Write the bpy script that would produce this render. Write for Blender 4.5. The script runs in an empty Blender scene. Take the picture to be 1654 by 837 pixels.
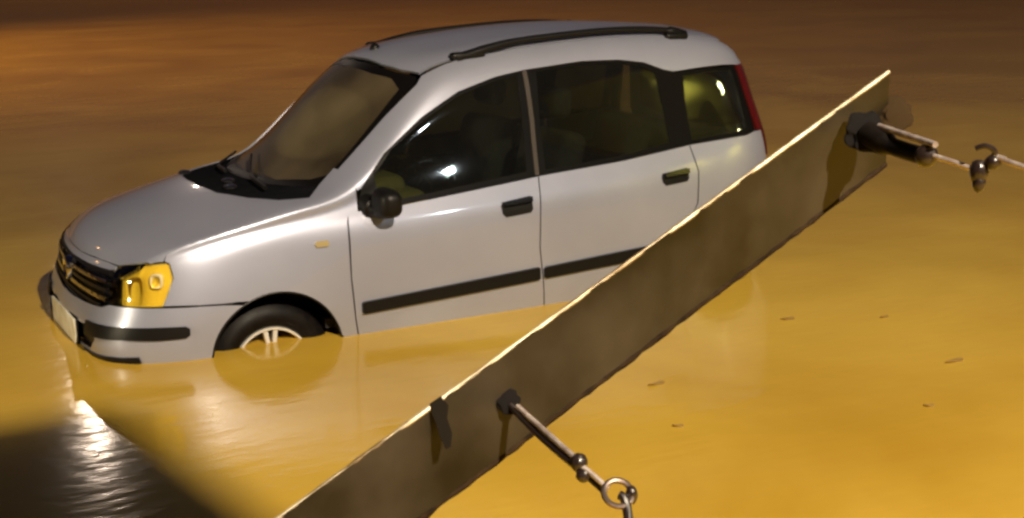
import bpy, bmesh, math, random
from mathutils import Vector, Matrix
from mathutils.bvhtree import BVHTree
from mathutils.geometry import delaunay_2d_cdt
random.seed(4)
S = bpy.context.scene
COL = S.collection

# ------------------------------------------------------------------ camera
FPX, W0, H0 = 2288.39, 1654.0, 837.0
CAM = Vector((1.0221, 6.2740, 1.9841))
RIGHT = Vector((-0.88545, 0.46391, -0.02769))
DOWN = Vector((0.12482, 0.18000, -0.97572))
FWD = Vector((-0.44766, -0.86740, -0.21728))
cd = bpy.data.cameras.new('camera'); cam = bpy.data.objects.new('camera', cd); COL.objects.link(cam)
up = -DOWN; bk = -FWD
m = Matrix(((RIGHT.x, up.x, bk.x, CAM.x), (RIGHT.y, up.y, bk.y, CAM.y), (RIGHT.z, up.z, bk.z, CAM.z), (0, 0, 0, 1)))
cam.matrix_world = m
cd.sensor_width = 36; cd.lens = FPX / W0 * 36; cd.clip_start = .05; cd.clip_end = 2000
S.camera = cam

def at(u, v, depth):
    """world point that the photograph shows at u, v, at this real distance along the view"""
    return CAM + (RIGHT * ((u - W0 / 2) / FPX) + DOWN * ((v - H0 / 2) / FPX) + FWD) * depth

# ------------------------------------------------------------------ night sky
w = bpy.data.worlds.new('World'); S.world = w; w.use_nodes = True
nt = w.node_tree; bg = nt.nodes['Background']
sky = nt.nodes.new('ShaderNodeTexSky'); sky.sky_type = 'NISHITA'; sky.sun_disc = False
sky.sun_elevation = math.radians(-2.0); sky.sun_rotation = math.radians(200)
tint = nt.nodes.new('ShaderNodeMix'); tint.data_type = 'RGBA'; tint.blend_type = 'MULTIPLY'; tint.inputs[0].default_value = 1
tint.inputs[7].default_value = (.95, .74, 1.15, 1)
nt.links.new(sky.outputs[0], tint.inputs[6]); nt.links.new(tint.outputs[2], bg.inputs[0])
bg.inputs[1].default_value = 0.10
S.view_settings.view_transform = 'Standard'; S.view_settings.look = 'None'
S.view_settings.exposure = 0.07; S.view_settings.gamma = 1
S.cycles.filter_width = 2.8
S.cycles.use_denoising = True
S.cycles.sample_clamp_indirect = 6

# ------------------------------------------------------------------ materials
def mat(name, col, rough=.5, metal=0., coat=0., coat_r=.05, ior=1.5, spec=.5, emis=None, es=0.):
    M = bpy.data.materials.new(name); M.use_nodes = True
    b = M.node_tree.nodes['Principled BSDF']
    b.inputs['Base Color'].default_value = (*col, 1); b.inputs['Roughness'].default_value = rough
    b.inputs['Metallic'].default_value = metal; b.inputs['IOR'].default_value = ior
    b.inputs['Specular IOR Level'].default_value = spec
    b.inputs['Coat Weight'].default_value = coat; b.inputs['Coat Roughness'].default_value = coat_r
    if emis: b.inputs['Emission Color'].default_value = (*emis, 1); b.inputs['Emission Strength'].default_value = es
    return M
def nodes(M): return M.node_tree.nodes, M.node_tree.links, M.node_tree.nodes['Principled BSDF']
def add_noise(M, scale, bump=0., cola=None, colb=None, dist=.01, detail=4, lo=.35, hi=.65, rough=None, stretch=None):
    n, l, b = nodes(M)
    tc = n.new('ShaderNodeTexCoord'); src = tc.outputs['Object']
    if stretch:
        mp = n.new('ShaderNodeMapping'); mp.inputs['Scale'].default_value = stretch; l.new(src, mp.inputs[0]); src = mp.outputs[0]
    t = n.new('ShaderNodeTexNoise'); t.inputs['Scale'].default_value = scale; t.inputs['Detail'].default_value = detail
    l.new(src, t.inputs['Vector'])
    if cola:
        r = n.new('ShaderNodeValToRGB'); r.color_ramp.elements[0].position = lo; r.color_ramp.elements[1].position = hi
        r.color_ramp.elements[0].color = (*cola, 1); r.color_ramp.elements[1].color = (*colb, 1)
        l.new(t.outputs['Fac'], r.inputs[0]); l.new(r.outputs[0], b.inputs['Base Color'])
    if rough:
        r = n.new('ShaderNodeMapRange'); r.inputs[3].default_value, r.inputs[4].default_value = rough
        l.new(t.outputs['Fac'], r.inputs[0]); l.new(r.outputs[0], b.inputs['Roughness'])
    if bump:
        bp = n.new('ShaderNodeBump'); bp.inputs['Strength'].default_value = bump; bp.inputs['Distance'].default_value = dist
        l.new(t.outputs['Fac'], bp.inputs['Height']); l.new(bp.outputs[0], b.inputs['Normal'])
def add_drops(M, scale=55, size=.16, strength=.6, density=.5):
    """rain drops: little domes where a Voronoi cell's random number allows one"""
    n, l, b = nodes(M)
    tc = n.new('ShaderNodeTexCoord'); v = n.new('ShaderNodeTexVoronoi'); v.inputs['Scale'].default_value = scale
    l.new(tc.outputs['Object'], v.inputs['Vector'])
    d = n.new('ShaderNodeMapRange'); d.inputs[1].default_value = 0; d.inputs[2].default_value = size; d.inputs[3].default_value = 1; d.inputs[4].default_value = 0
    d.interpolation_type = 'SMOOTHSTEP'; l.new(v.outputs['Distance'], d.inputs[0])
    sx = n.new('ShaderNodeSeparateXYZ'); l.new(v.outputs['Color'], sx.inputs[0])
    g = n.new('ShaderNodeMath'); g.operation = 'GREATER_THAN'; g.inputs[1].default_value = 1 - density; l.new(sx.outputs[0], g.inputs[0])
    mu = n.new('ShaderNodeMath'); mu.operation = 'MULTIPLY'; l.new(d.outputs[0], mu.inputs[0]); l.new(g.outputs[0], mu.inputs[1])
    bp = n.new('ShaderNodeBump'); bp.inputs['Strength'].default_value = strength; bp.inputs['Distance'].default_value = .004
    l.new(mu.outputs[0], bp.inputs['Height'])
    if b.inputs['Normal'].is_linked: l.new(b.inputs['Normal'].links[0].from_socket, bp.inputs['Normal'])
    tgt = 'Coat Normal' if b.inputs['Coat Weight'].default_value > 0 else 'Normal'
    l.new(bp.outputs[0], b.inputs[tgt])

PAINT = mat('silver_paint', (.36, .36, .385), .36, .42, .9, .07)
add_noise(PAINT, 2.2, cola=(.315, .33, .425), colb=(.355, .37, .465)); add_drops(PAINT, 60, .15, .3, .12)
PLASTIC = mat('black_plastic', (.005, .0045, .0045), .42, spec=.22)
TRIM = mat('window_trim_black', (.004, .0035, .0035), .4, spec=.08)
GLOSSBLK = mat('gloss_black', (.008, .008, .009), .12); add_drops(GLOSSBLK, 70, .25, .8, .5)
GLINTCAP = mat('glint_cap_gloss', (.008, .008, .009), .10, 0, 1., .05, spec=.8); add_drops(GLINTCAP, 60, .4, 1., .7)
COWLM = mat('cowl_plastic', (.007, .007, .009), .45, spec=0.); add_noise(COWLM, 14, bump=.25, dist=.03, detail=2); add_drops(COWLM, 22, .35, 1., .6)
RUBBER = mat('rubber', (.004, .004, .004), .55, spec=.15); add_noise(RUBBER, 30, cola=(.003, .0025, .0025), colb=(.007, .005, .004), rough=(.35, .6))
CHROME = mat('chrome', (.75, .74, .72), .12, 1.)
REFL = mat('reflector', (.86, .76, .40), .45, .15)
BOWL = mat('lamp_bowl', (.82, .74, .48), .38, .3)
add_drops(CHROME, 30, .5, 1., .7)
RIM = mat('alloy', (.78, .76, .72), .28, .35, .6)
DARK = mat('dark_cavity', (.012, .010, .009), .8)
SEAT = mat('seat_cloth', (.10, .09, .08), .9); add_noise(SEAT, 60, cola=(.08, .07, .06), colb=(.13, .115, .10))
DASH = mat('dash_plastic', (.60, .46, .18), .6); add_noise(DASH, 40, cola=(.54, .41, .15), colb=(.66, .51, .21))
REDL = mat('red_lens', (.07, .004, .003), .25, 0, 1.)
AMBER = mat('amber_lens', (.34, .27, .13), .25, 0, .6)
LAMPBLOCK = mat('lamp_block', (.46, .30, .07), .3, 0, .5)
PLATE = mat('plate_face', (.62, .60, .50), .35); add_noise(PLATE, 14, cola=(.50, .44, .30), colb=(.68, .66, .58))
GREYSTRIP = mat('pillar_strip', (.03, .02, .014), .45, .0, .2)
LINER = mat('headliner', (.16, .15, .13), .9)

def glass(name, tint, frac, film=0., fcol=(.3, .26, .2), bmp=.05):
    M = bpy.data.materials.new(name); M.use_nodes = True; n, l = M.node_tree.nodes, M.node_tree.links
    n.remove(n['Principled BSDF']); out = n['Material Output']
    t = n.new('ShaderNodeBsdfTransparent'); t.inputs[0].default_value = (*tint, 1)
    g = n.new('ShaderNodeBsdfGlossy'); g.inputs['Roughness'].default_value = .03; g.inputs[0].default_value = (1, 1, 1, 1)
    f = n.new('ShaderNodeFresnel'); f.inputs[0].default_value = 1.52
    a = n.new('ShaderNodeMath'); a.operation = 'MULTIPLY_ADD'; a.inputs[1].default_value = 1.; a.inputs[2].default_value = frac
    l.new(f.outputs[0], a.inputs[0]); mx = n.new('ShaderNodeMixShader')
    l.new(a.outputs[0], mx.inputs[0]); l.new(t.outputs[0], mx.inputs[1]); l.new(g.outputs[0], mx.inputs[2]); l.new(mx.outputs[0], out.inputs[0])
    tc = n.new('ShaderNodeTexCoord'); ns = n.new('ShaderNodeTexNoise'); ns.inputs['Scale'].default_value = 3.; ns.inputs['Detail'].default_value = 2
    bp = n.new('ShaderNodeBump'); bp.inputs['Strength'].default_value = bmp; bp.inputs['Distance'].default_value = .01
    l.new(tc.outputs['Object'], ns.inputs['Vector']); l.new(ns.outputs['Fac'], bp.inputs['Height'])
    l.new(bp.outputs[0], g.inputs['Normal'])
    if film:      # film on the wet pane, its colour standing in for light in the glass
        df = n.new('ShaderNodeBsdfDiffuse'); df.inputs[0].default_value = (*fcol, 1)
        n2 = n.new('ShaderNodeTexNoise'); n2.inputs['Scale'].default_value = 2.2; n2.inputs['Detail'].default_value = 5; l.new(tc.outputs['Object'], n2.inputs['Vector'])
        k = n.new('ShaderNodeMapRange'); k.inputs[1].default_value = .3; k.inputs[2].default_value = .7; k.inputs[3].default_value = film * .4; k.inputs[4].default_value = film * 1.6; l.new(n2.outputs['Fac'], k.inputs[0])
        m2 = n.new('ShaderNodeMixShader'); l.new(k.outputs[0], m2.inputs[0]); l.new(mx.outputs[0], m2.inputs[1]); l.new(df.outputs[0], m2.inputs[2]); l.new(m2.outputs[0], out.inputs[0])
    return M
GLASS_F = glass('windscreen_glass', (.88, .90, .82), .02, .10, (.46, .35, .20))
GLASS_S = glass('side_glass', (.46, .50, .46), .01, .014, (.25, .24, .2))
LENS = glass('headlight_lens', (1., .93, .55), .03)

# ------------------------------------------------------------------ mesh helpers
def link(o, parent=None):
    COL.objects.link(o)
    if parent is not None: o.parent = parent
    return o
def wpos(o):
    p = Vector((0, 0, 0))
    while o is not None: p += o.location; o = o.parent
    return p
def finish(name, bm, M, parent=None, smooth=True, angle=35):
    """BM in world coordinates becomes one mesh object under PARENT"""
    off = wpos(parent) if parent is not None else Vector((0, 0, 0))
    if parent is not None: bmesh.ops.translate(bm, verts=bm.verts, vec=-off)
    me = bpy.data.meshes.new(name); bm.to_mesh(me); bm.free()
    if smooth:
        me.shade_smooth(); me.set_sharp_from_angle(angle=math.radians(angle))
    for x in (M if isinstance(M, (list, tuple)) else [M]): me.materials.append(x)
    return link(bpy.data.objects.new(name, me), parent)
def thing(name, label, cat, loc=(0, 0, 0), group=None):
    o = bpy.data.objects.new(name, None); o.empty_display_size = .2; o.location = loc
    o['label'] = label; o['category'] = cat
    if group: o['group'] = group
    return link(o)
def bm_box(bm, lo, hi, bev=0., seg=2):
    r = bmesh.ops.create_cube(bm, size=1); v = r['verts']
    for q in v: q.co = Vector([lo[k] + (q.co[k] + .5) * (hi[k] - lo[k]) for k in range(3)])
    if bev:
        e = list({e for q in v for e in q.link_edges})
        bmesh.ops.bevel(bm, geom=e, offset=bev, segments=seg, affect='EDGES', profile=.5)
    return v
def tube(bm, pts, rad, seg=10, caps=True):
    """round bar along PTS; RAD one number or one per point"""
    pts = [Vector(p) for p in pts]; n = len(pts); rings = []
    rads = rad if isinstance(rad, (list, tuple)) else [rad] * n
    ref = None
    for i in range(n):
        t = (pts[min(i + 1, n - 1)] - pts[max(i - 1, 0)]).normalized()
        if ref is None: ref = t.orthogonal().normalized()
        ref = (ref - t * ref.dot(t)).normalized(); b = t.cross(ref)
        rings.append([bm.verts.new(pts[i] + (ref * math.cos(a) + b * math.sin(a)) * rads[i]) for a in [2 * math.pi * k / seg for k in range(seg)]])
    for i in range(n - 1):
        for k in range(seg): bm.faces.new((rings[i][k], rings[i][(k + 1) % seg], rings[i + 1][(k + 1) % seg], rings[i + 1][k]))
    if caps: bm.faces.new(rings[0][::-1]); bm.faces.new(rings[-1])
def smooth_path(pts, k=6):
    pts = [Vector(p) for p in pts]; out = []
    P = [pts[0]] + pts + [pts[-1]]
    for i in range(1, len(P) - 2):
        for j in range(k):
            t = j / k; a, b, c, d = P[i - 1], P[i], P[i + 1], P[i + 2]
            out.append(.5 * ((2 * b) + (c - a) * t + (2 * a - 5 * b + 4 * c - d) * t * t + (-a + 3 * b - 3 * c + d) * t ** 3))
    return out + [pts[-1]]
def lathe(bm, prof, c, axis='y', seg=48, sgn=1):
    """PROF: (radius, distance along the axis outward)"""
    rings = []
    for r, h in prof:
        ring = []
        for k in range(seg):
            a = 2 * math.pi * k / seg
            if axis == 'y': p = Vector((c[0] + r * math.cos(a), c[1] + sgn * h, c[2] + r * math.sin(a)))
            elif axis == 'x': p = Vector((c[0] + sgn * h, c[1] + r * math.cos(a), c[2] + r * math.sin(a)))
            else: p = Vector((c[0] + r * math.cos(a), c[1] + r * math.sin(a), c[2] + h))
            ring.append(bm.verts.new(p))
        rings.append(ring)
    for i in range(len(prof) - 1):
        for k in range(seg): bm.faces.new((rings[i][k], rings[i][(k + 1) % seg], rings[i + 1][(k + 1) % seg], rings[i + 1][k]))
    return rings

# ------------------------------------------------------------------ street, flood water
WATER_Z = .372
def sheet(name, z, M, x0, x1, y0, y1):
    bm = bmesh.new(); v = [bm.verts.new((x, y, z)) for x, y in ((x0, y0), (x1, y0), (x1, y1), (x0, y1))]; bm.faces.new(v)
    o = finish(name, bm, M, smooth=False); o['kind'] = 'structure'; return o
GROUND = mat('asphalt', (.05, .048, .045), .9); add_noise(GROUND, 30, bump=.5, cola=(.04, .038, .036), colb=(.065, .06, .055))
sheet('ground', 0, GROUND, -500, 500, -500, 500)
WATER = bpy.data.materials.new('muddy_water'); WATER.use_nodes = True
n, l, b = nodes(WATER)
b.inputs['Roughness'].default_value = .12; b.inputs['IOR'].default_value = 1.33; b.inputs['Specular IOR Level'].default_value = .27
tc = n.new('ShaderNodeTexCoord')
ns = n.new('ShaderNodeTexNoise'); ns.inputs['Scale'].default_value = .55; ns.inputs['Detail'].default_value = 5; ns.inputs['Distortion'].default_value = .6
l.new(tc.outputs['Object'], ns.inputs['Vector'])
cr = n.new('ShaderNodeValToRGB'); cr.color_ramp.elements[0].position = .32; cr.color_ramp.elements[1].position = .68
cr.color_ramp.elements[0].color = (.42, .243, .021, 1); cr.color_ramp.elements[1].color = (.61, .395, .056, 1)
l.new(ns.outputs['Fac'], cr.inputs[0]); l.new(cr.outputs[0], b.inputs['Base Color'])
# small wind ripples, finer ones riding on longer ones
mp = n.new('ShaderNodeMapping'); mp.inputs['Rotation'].default_value = (0, 0, math.radians(-14)); mp.inputs['Scale'].default_value = (.55, 1.5, 1)
l.new(tc.outputs['Object'], mp.inputs[0])
r1 = n.new('ShaderNodeTexNoise'); r1.inputs['Scale'].default_value = 2.6; r1.inputs['Detail'].default_value = 3
r2 = n.new('ShaderNodeTexNoise'); r2.inputs['Scale'].default_value = 15; r2.inputs['Detail'].default_value = 2
l.new(mp.outputs[0], r1.inputs['Vector']); l.new(mp.outputs[0], r2.inputs['Vector'])
b1 = n.new('ShaderNodeBump'); b1.inputs['Strength'].default_value = .095; b1.inputs['Distance'].default_value = .03; l.new(r1.outputs['Fac'], b1.inputs['Height'])
b2 = n.new('ShaderNodeBump'); b2.inputs['Strength'].default_value = .22; b2.inputs['Distance'].default_value = .006; l.new(r2.outputs['Fac'], b2.inputs['Height'])
l.new(b1.outputs[0], b2.inputs['Normal']); l.new(b2.outputs[0], b.inputs['Normal'])
sheet('flood_water', WATER_Z, WATER, -500, 500, -500, 500)

# ------------------------------------------------------------------ street lamps (all outside the frame, seen by their light and reflections; the low one is added)
POLE = mat('lamp_pole_paint', (.12, .12, .12), .5, .4)
def lamp(loc, h, to, col, power, lens, group, label, lens_w=.22, arm=1.4, aim=None, soft=.09, cone=150):
    t = thing('street_lamp', label, 'street lamp', (loc[0], loc[1], 0), group)
    d = (Vector((to[0], to[1], 0)) - Vector((loc[0], loc[1], 0))).normalized()
    base = Vector((loc[0], loc[1], 0)) - d * arm; hd = Vector((loc[0], loc[1], h))
    bm = bmesh.new(); tube(bm, [base, base + Vector((0, 0, h * .55)), base + Vector((0, 0, h - .5))], [.10, .08, .06], 14)
    tube(bm, smooth_path([base + Vector((0, 0, h - .5)), base + d * .25 + Vector((0, 0, h - .02)), base + d * arm * .55 + Vector((0, 0, h + .1)), hd - d * .2 + Vector((0, 0, .08))]), .04, 10)
    finish('pole', bm, POLE, t)
    rot = Matrix.Rotation(math.atan2(d.y, d.x), 4, 'Z')
    bm = bmesh.new(); bm_box(bm, (-.35, -.15, .0), (.32, .15, .12), .045, 3); bmesh.ops.transform(bm, matrix=Matrix.Translation(hd) @ rot, verts=bm.verts)
    hobj = finish('lamp_head', bm, POLE, t)
    bm = bmesh.new(); bm_box(bm, (-.26, -lens_w / 2, -.075), (.22, lens_w / 2, -.004), .03, 3); bmesh.ops.transform(bm, matrix=Matrix.Translation(hd) @ rot, verts=bm.verts)
    LM = mat('lamp_glow', (1, 1, 1), .5, emis=col, es=lens); finish('lamp_lens', bm, LM, hobj)
    ld = bpy.data.lights.new('lamp_light', 'SPOT'); ld.energy = power; ld.color = col; ld.shadow_soft_size = soft; ld.spot_size = math.radians(cone); ld.spot_blend = .9
    lo = bpy.data.objects.new('lamp_light', ld); link(lo, t); lo.location = hd - Vector((t.location)) - Vector((0, 0, .12))
    aim = Vector(aim or (to[0], to[1], to[2])) - (hd - Vector((0, 0, .12)))
    lo.rotation_euler = aim.to_track_quat('-Z', 'Y').to_euler()
    return t
G = 'street lamps round the flooded street'
lamp((-.9, 10.6), 7.4, (-1.6, 1.5, .4), (1.0, .84, .62), 8600, 300, G, 'street lamp on a pole behind the photographer')
lamp((-13.1, 11.7), 7.0, (-5, 1, .4), (1.0, .90, .42), 2400, 160, G, 'street lamp on a pole to the far right of the photographer', .3, aim=(-13.1, 13.6, 4.0), cone=125)
lamp((14.5, 2.5), 3.4, (0, 2.2, .4), (1.0, .86, .58), 5500, 60, G, 'low yellow lamp added out of view to light the nose of the car', aim=(0, .1, .75), cone=12)  # added narrow-beam lamp that only brightens the nose
HOUSEM = mat('pale_yellow_render', (.52, .50, .12), .9); add_noise(HOUSEM, 5, cola=(.46, .44, .10), colb=(.56, .54, .14))
hs = thing('house', 'unseen pale yellow house added to be mirrored in the rear quarter glass', 'house', (-14, 15, 0))  # added building whose lit wall gives the quarter glass its glow
bm = bmesh.new(); bm_box(bm, (-16.5, 13.4, 0), (-12.45, 19, 8.6)); hw = finish('wall', bm, HOUSEM, hs, False)
bm = bmesh.new(); bm_box(bm, (-16.8, 13.1, 8.6), (-12.2, 19.3, 8.8)); finish('roof', bm, mat('roof_tiles', (.2, .08, .05), .8), hs, False)
for x, z in ((-15.6, 1.2), (-15.6, 4.4)):
    bm = bmesh.new(); bm_box(bm, (x, 13.36, z), (x + 1, 13.41, z + 1.4)); wf = finish('window', bm, mat('window_frame_paint', (.4, .4, .38), .5), hw, False)
    bm = bmesh.new(); bm_box(bm, (x + .08, 13.34, z + .08), (x + .92, 13.362, z + 1.32)); finish('pane', bm, mat('dark_pane', (.01, .01, .012), .05), wf, False)
lamp((-7.6, 14.2), 7.2, (-3, 1, .4), (.85, .95, 1.0), 200, 160, G, 'white street lamp on a pole to the right of the photographer')
lamp((-11.0, -62), 20.5, (-40, -62.01, .4), (1.0, .78, .60), 1000, 700, G, 'orange lamp on a tall mast far behind the car', arm=4.5, aim=(2, -12, .4))
lamp((9.0, -22), 9.5, (0, -22, .4), (1.0, .52, .20), 17000, 60, G, 'orange street lamp on a pole at the left side of the flooded street', aim=(-3.5, -19, .4), cone=100)
# ------------------------------------------------------------------ unseen panel added behind the photographer to throw the shadow at lower left
CASTERM = mat('caster_grey', (.22, .21, .20), .6, .3)
sg = thing('shadow_caster', 'unseen blank panel on two posts, added to cast the shadow at lower left', 'shadow panel', (2.2, 7.1, 0))
bm = bmesh.new(); bm_box(bm, (-.55, 7.08, 4.12), (5.2, 7.12, 4.70), .015, 2); finish('caster_panel', bm, CASTERM, sg)
for x in (1.5, 4.4):
    bm = bmesh.new(); tube(bm, [(x, 7.17, 0), (x, 7.17, 4.7)], .05, 14); finish('post', bm, CASTERM, sg)

# ------------------------------------------------------------------ the car
# half body control net in car space: x = distance back from nose, y = half width, z = height
CEN=[(.07,.74),(.17,.83),(.46,.935),(.70,.985),(.90,1.02),(1.15,1.25),(1.41,1.475),(1.80,1.570),(2.40,1.603),(2.95,1.573),(3.27,1.50)]
EDG=[(.15,.53,.745),(.30,.645,.815),(.58,.675,.885),(.84,.685,.94),(1.06,.665,1.005),(1.30,.615,1.20),(1.56,.56,1.41),(1.85,.545,1.475),(2.40,.54,1.51),(2.93,.53,1.50),(3.22,.50,1.44)]
# side rows under the edge, per station: (x,y,z)
BELT=[(.115,.575,.69),(.30,.70,.765),(.60,.735,.825),(.88,.742,.86),(1.12,.742,.885),(1.34,.735,.91),(1.62,.732,.935),(1.95,.73,.955),(2.45,.725,.985),(2.95,.71,1.025),(3.29,.665,1.045)]
LOW=[[(.095,.58,.60),(.29,.725,.66),(.60,.755,.74),(.88,.765,.76),(1.12,.772,.78),(1.34,.775,.79),(1.62,.776,.80),(1.95,.776,.81),(2.45,.772,.83),(2.95,.755,.85),(3.30,.69,.86)],
 [(.06,.59,.50),(.27,.745,.53),(.60,.782,.56),(.88,.787,.56),(1.12,.785,.56),(1.34,.787,.56),(1.62,.788,.56),(1.95,.788,.56),(2.45,.785,.56),(2.95,.775,.58),(3.31,.68,.60)],
 [(.055,.59,.38),(.27,.748,.38),(.60,.78,.40),(.88,.782,.42),(1.12,.782,.42),(1.34,.783,.42),(1.62,.784,.42),(1.95,.784,.42),(2.45,.782,.42),(2.95,.77,.42),(3.28,.63,.42)],
 [(.11,.56,.20),(.30,.72,.20),(.60,.755,.20),(.88,.758,.20),(1.12,.76,.20),(1.34,.76,.20),(1.62,.76,.20),(1.95,.76,.20),(2.45,.758,.20),(2.95,.745,.20),(3.25,.60,.20)]]
FRC=[(.03,.68),(.03,.60),(0.,.50),(.0,.38),(.06,.20)]      # front centre column (x,z)
RRC=[(3.36,1.05),(3.39,.86),(3.42,.60),(3.43,.42),(3.40,.20)]
def master():
    M=len(CEN);V={}
    def lerp(a,b,t):return a+(b-a)*t
    for i in range(M):
        c=CEN[i];e=EDG[i]
        V['t',i,0]=(c[0],0,c[1])
        t=.5; V['t',i,1]=(lerp(c[0],e[0],.27),e[1]*.52,c[1]-(c[1]-e[2])*.24)
        V['s',i,0]=e
        # a row either side of the belt keeps the glass flat and the shoulder tight
        b=BELT[i];m=LOW[0][i]
        V['s',i,1]=tuple(lerp(e[k],b[k],.5) for k in range(3))
        y=V['s',i,1]; V['s',i,1]=(y[0],y[1]+(.014 if i>=4 else .012),y[2]+(.0 if i>=4 else .006))
        V['s',i,2]=b
        for r in range(4):V['s',i,3+r]=LOW[r][i]
    def cap(tag,i,col):
        for r in range(1,7):
            e=V['s',i,r]
            if r==1:
                c=((V['t',i,0][0]+col[0][0])/2,0,(V['t',i,0][2]+col[0][1])/2)
            else: c=(col[r-2][0],0,col[r-2][1])
            V[tag,0,r]=c
            V[tag,1,r]=(lerp(c[0],e[0],.25),e[1]*.55,lerp(c[2],e[2],.4))
    cap('f',0,FRC);cap('r',M-1,RRC)
    keys=list(V);co=[];idx={}
    for k in keys:
        x,y,z=V[k];idx[k]=[len(co)]*2;co.append((x,y,z))
        if y>1e-6: idx[k]=[len(co)-1,len(co)];co.append((x,-y,z))
    F=[]
    def g(k,s):return idx[k][s]
    for s in(0,1):
        def q(a,b,c,d):
            f=[g(k,s) for k in(a,b,c,d)]
            F.append(f if s==0 else f[::-1])
        T=lambda i,j:('t',i,j) if j<2 else('s',i,0)
        for i in range(M-1):
            for j in(0,1):q(T(i,j),T(i,j+1),T(i+1,j+1),T(i+1,j))
            for r in range(6):q(('s',i,r),('s',i,r+1),('s',i+1,r+1),('s',i+1,r))
        for tag,i,fl in(('f',0,0),('r',M-1,1)):
            K=lambda j,r:(T(i,j) if r==0 else ((tag,j,r) if j<2 else('s',i,r)))
            for j in(0,1):
                for r in range(6):
                    f=(K(j,r),K(j,r+1),K(j+1,r+1),K(j+1,r))
                    q(*(f if not fl else f[::-1]))
    # pull the cage until its limit surface passes through the points
    import mathutils
    tgt=[Vector(c) for c in co];cur=[v.copy() for v in tgt]
    me=bpy.data.meshes.new('m');me.from_pydata(co,[],F);ob=bpy.data.objects.new('m',me);bpy.context.scene.collection.objects.link(ob)
    sb=ob.modifiers.new('s','SUBSURF');sb.levels=1;sb.render_levels=1;sb.use_limit_surface=True;sb.quality=4;sb.boundary_smooth='ALL'
    def ev():
        me.update();dg=bpy.context.evaluated_depsgraph_get();dg.update();return ob.evaluated_get(dg).to_mesh()
    for it in range(6):
        m=ev()
        for k in range(len(co)):
            cur[k]+= (tgt[k]-m.vertices[k].co)*.9
        for k in range(len(co)):me.vertices[k].co=cur[k]
    sb.levels=5;m=ev()
    vs=[v.co.copy() for v in m.vertices];fs=[tuple(p.vertices) for p in m.polygons]
    bpy.data.objects.remove(ob);return vs,fs


CAR = thing('parked_car', 'silver five-door hatchback standing in muddy flood water up to its wheel hubs', 'car', (-1.75, 0, 0))
MV, MF = master()
BV = BVHTree.FromPolygons(MV, MF)
def seg_dense(P, closed=True, step=.02):
    out = []; n = len(P)
    for i in range(n if closed else n - 1):
        a, b = P[i], P[(i + 1) % n]; k = max(1, int((b - a).length / step))
        out += [a + (b - a) * (j / k) for j in range(k)]
    return out
def inside(p, poly):
    c = False; n = len(poly); j = n - 1
    for i in range(n):
        a, b = poly[i], poly[j]
        if (a.y > p.y) != (b.y > p.y) and p.x < (b.x - a.x) * (p.y - a.y) / (b.y - a.y) + a.x: c = not c
        j = i
    return c
class Flat:
    """outline drawn on a plane seen along D and thrown on the body along D"""
    def __init__(s, d):
        s.d = Vector(d).normalized(); s.w = Vector((0, 0, 1)); s.w = (s.w - s.d * s.w.dot(s.d))
        if s.w.length < .2: s.w = Vector((0, 1, 0)) - s.d * s.d.y
        s.w.normalize(); s.u = s.w.cross(s.d)
    def to2(s, p): p = Vector(p); return Vector((p.dot(s.u), p.dot(s.w)))
    def cast(s, q):
        o = s.u * q.x + s.w * q.y - s.d * 6
        return BV.ray_cast(o, s.d)
class Polar:
    """outline round the nose or the tail: angle about a vertical axis, height"""
    def __init__(s, cx, sg, R=1.1): s.c = cx; s.g = sg; s.R = R
    def to2(s, p): return Vector((math.atan2(p[1], s.g * (p[0] - s.c)) * s.R, p[2]))
    def cast(s, q):
        a = q.x / s.R; d = Vector((s.g * math.cos(a), math.sin(a), 0)); o = Vector((s.c, 0, q.y)) + d * 6
        return BV.ray_cast(o, -d)
SIDE = Flat((0, -1, 0)); SIDEUP = Flat((0, -1, -.75)); SIDEF = Flat((.25, -1, -.35)); TOP = Flat((0, 0, -1)); TOPF = Flat((.5, 0, -1))
NOSE = Polar(1.2, -1); TAIL = Polar(2.3, 1); CORNER = Flat((.8, -1, -.1))
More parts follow.
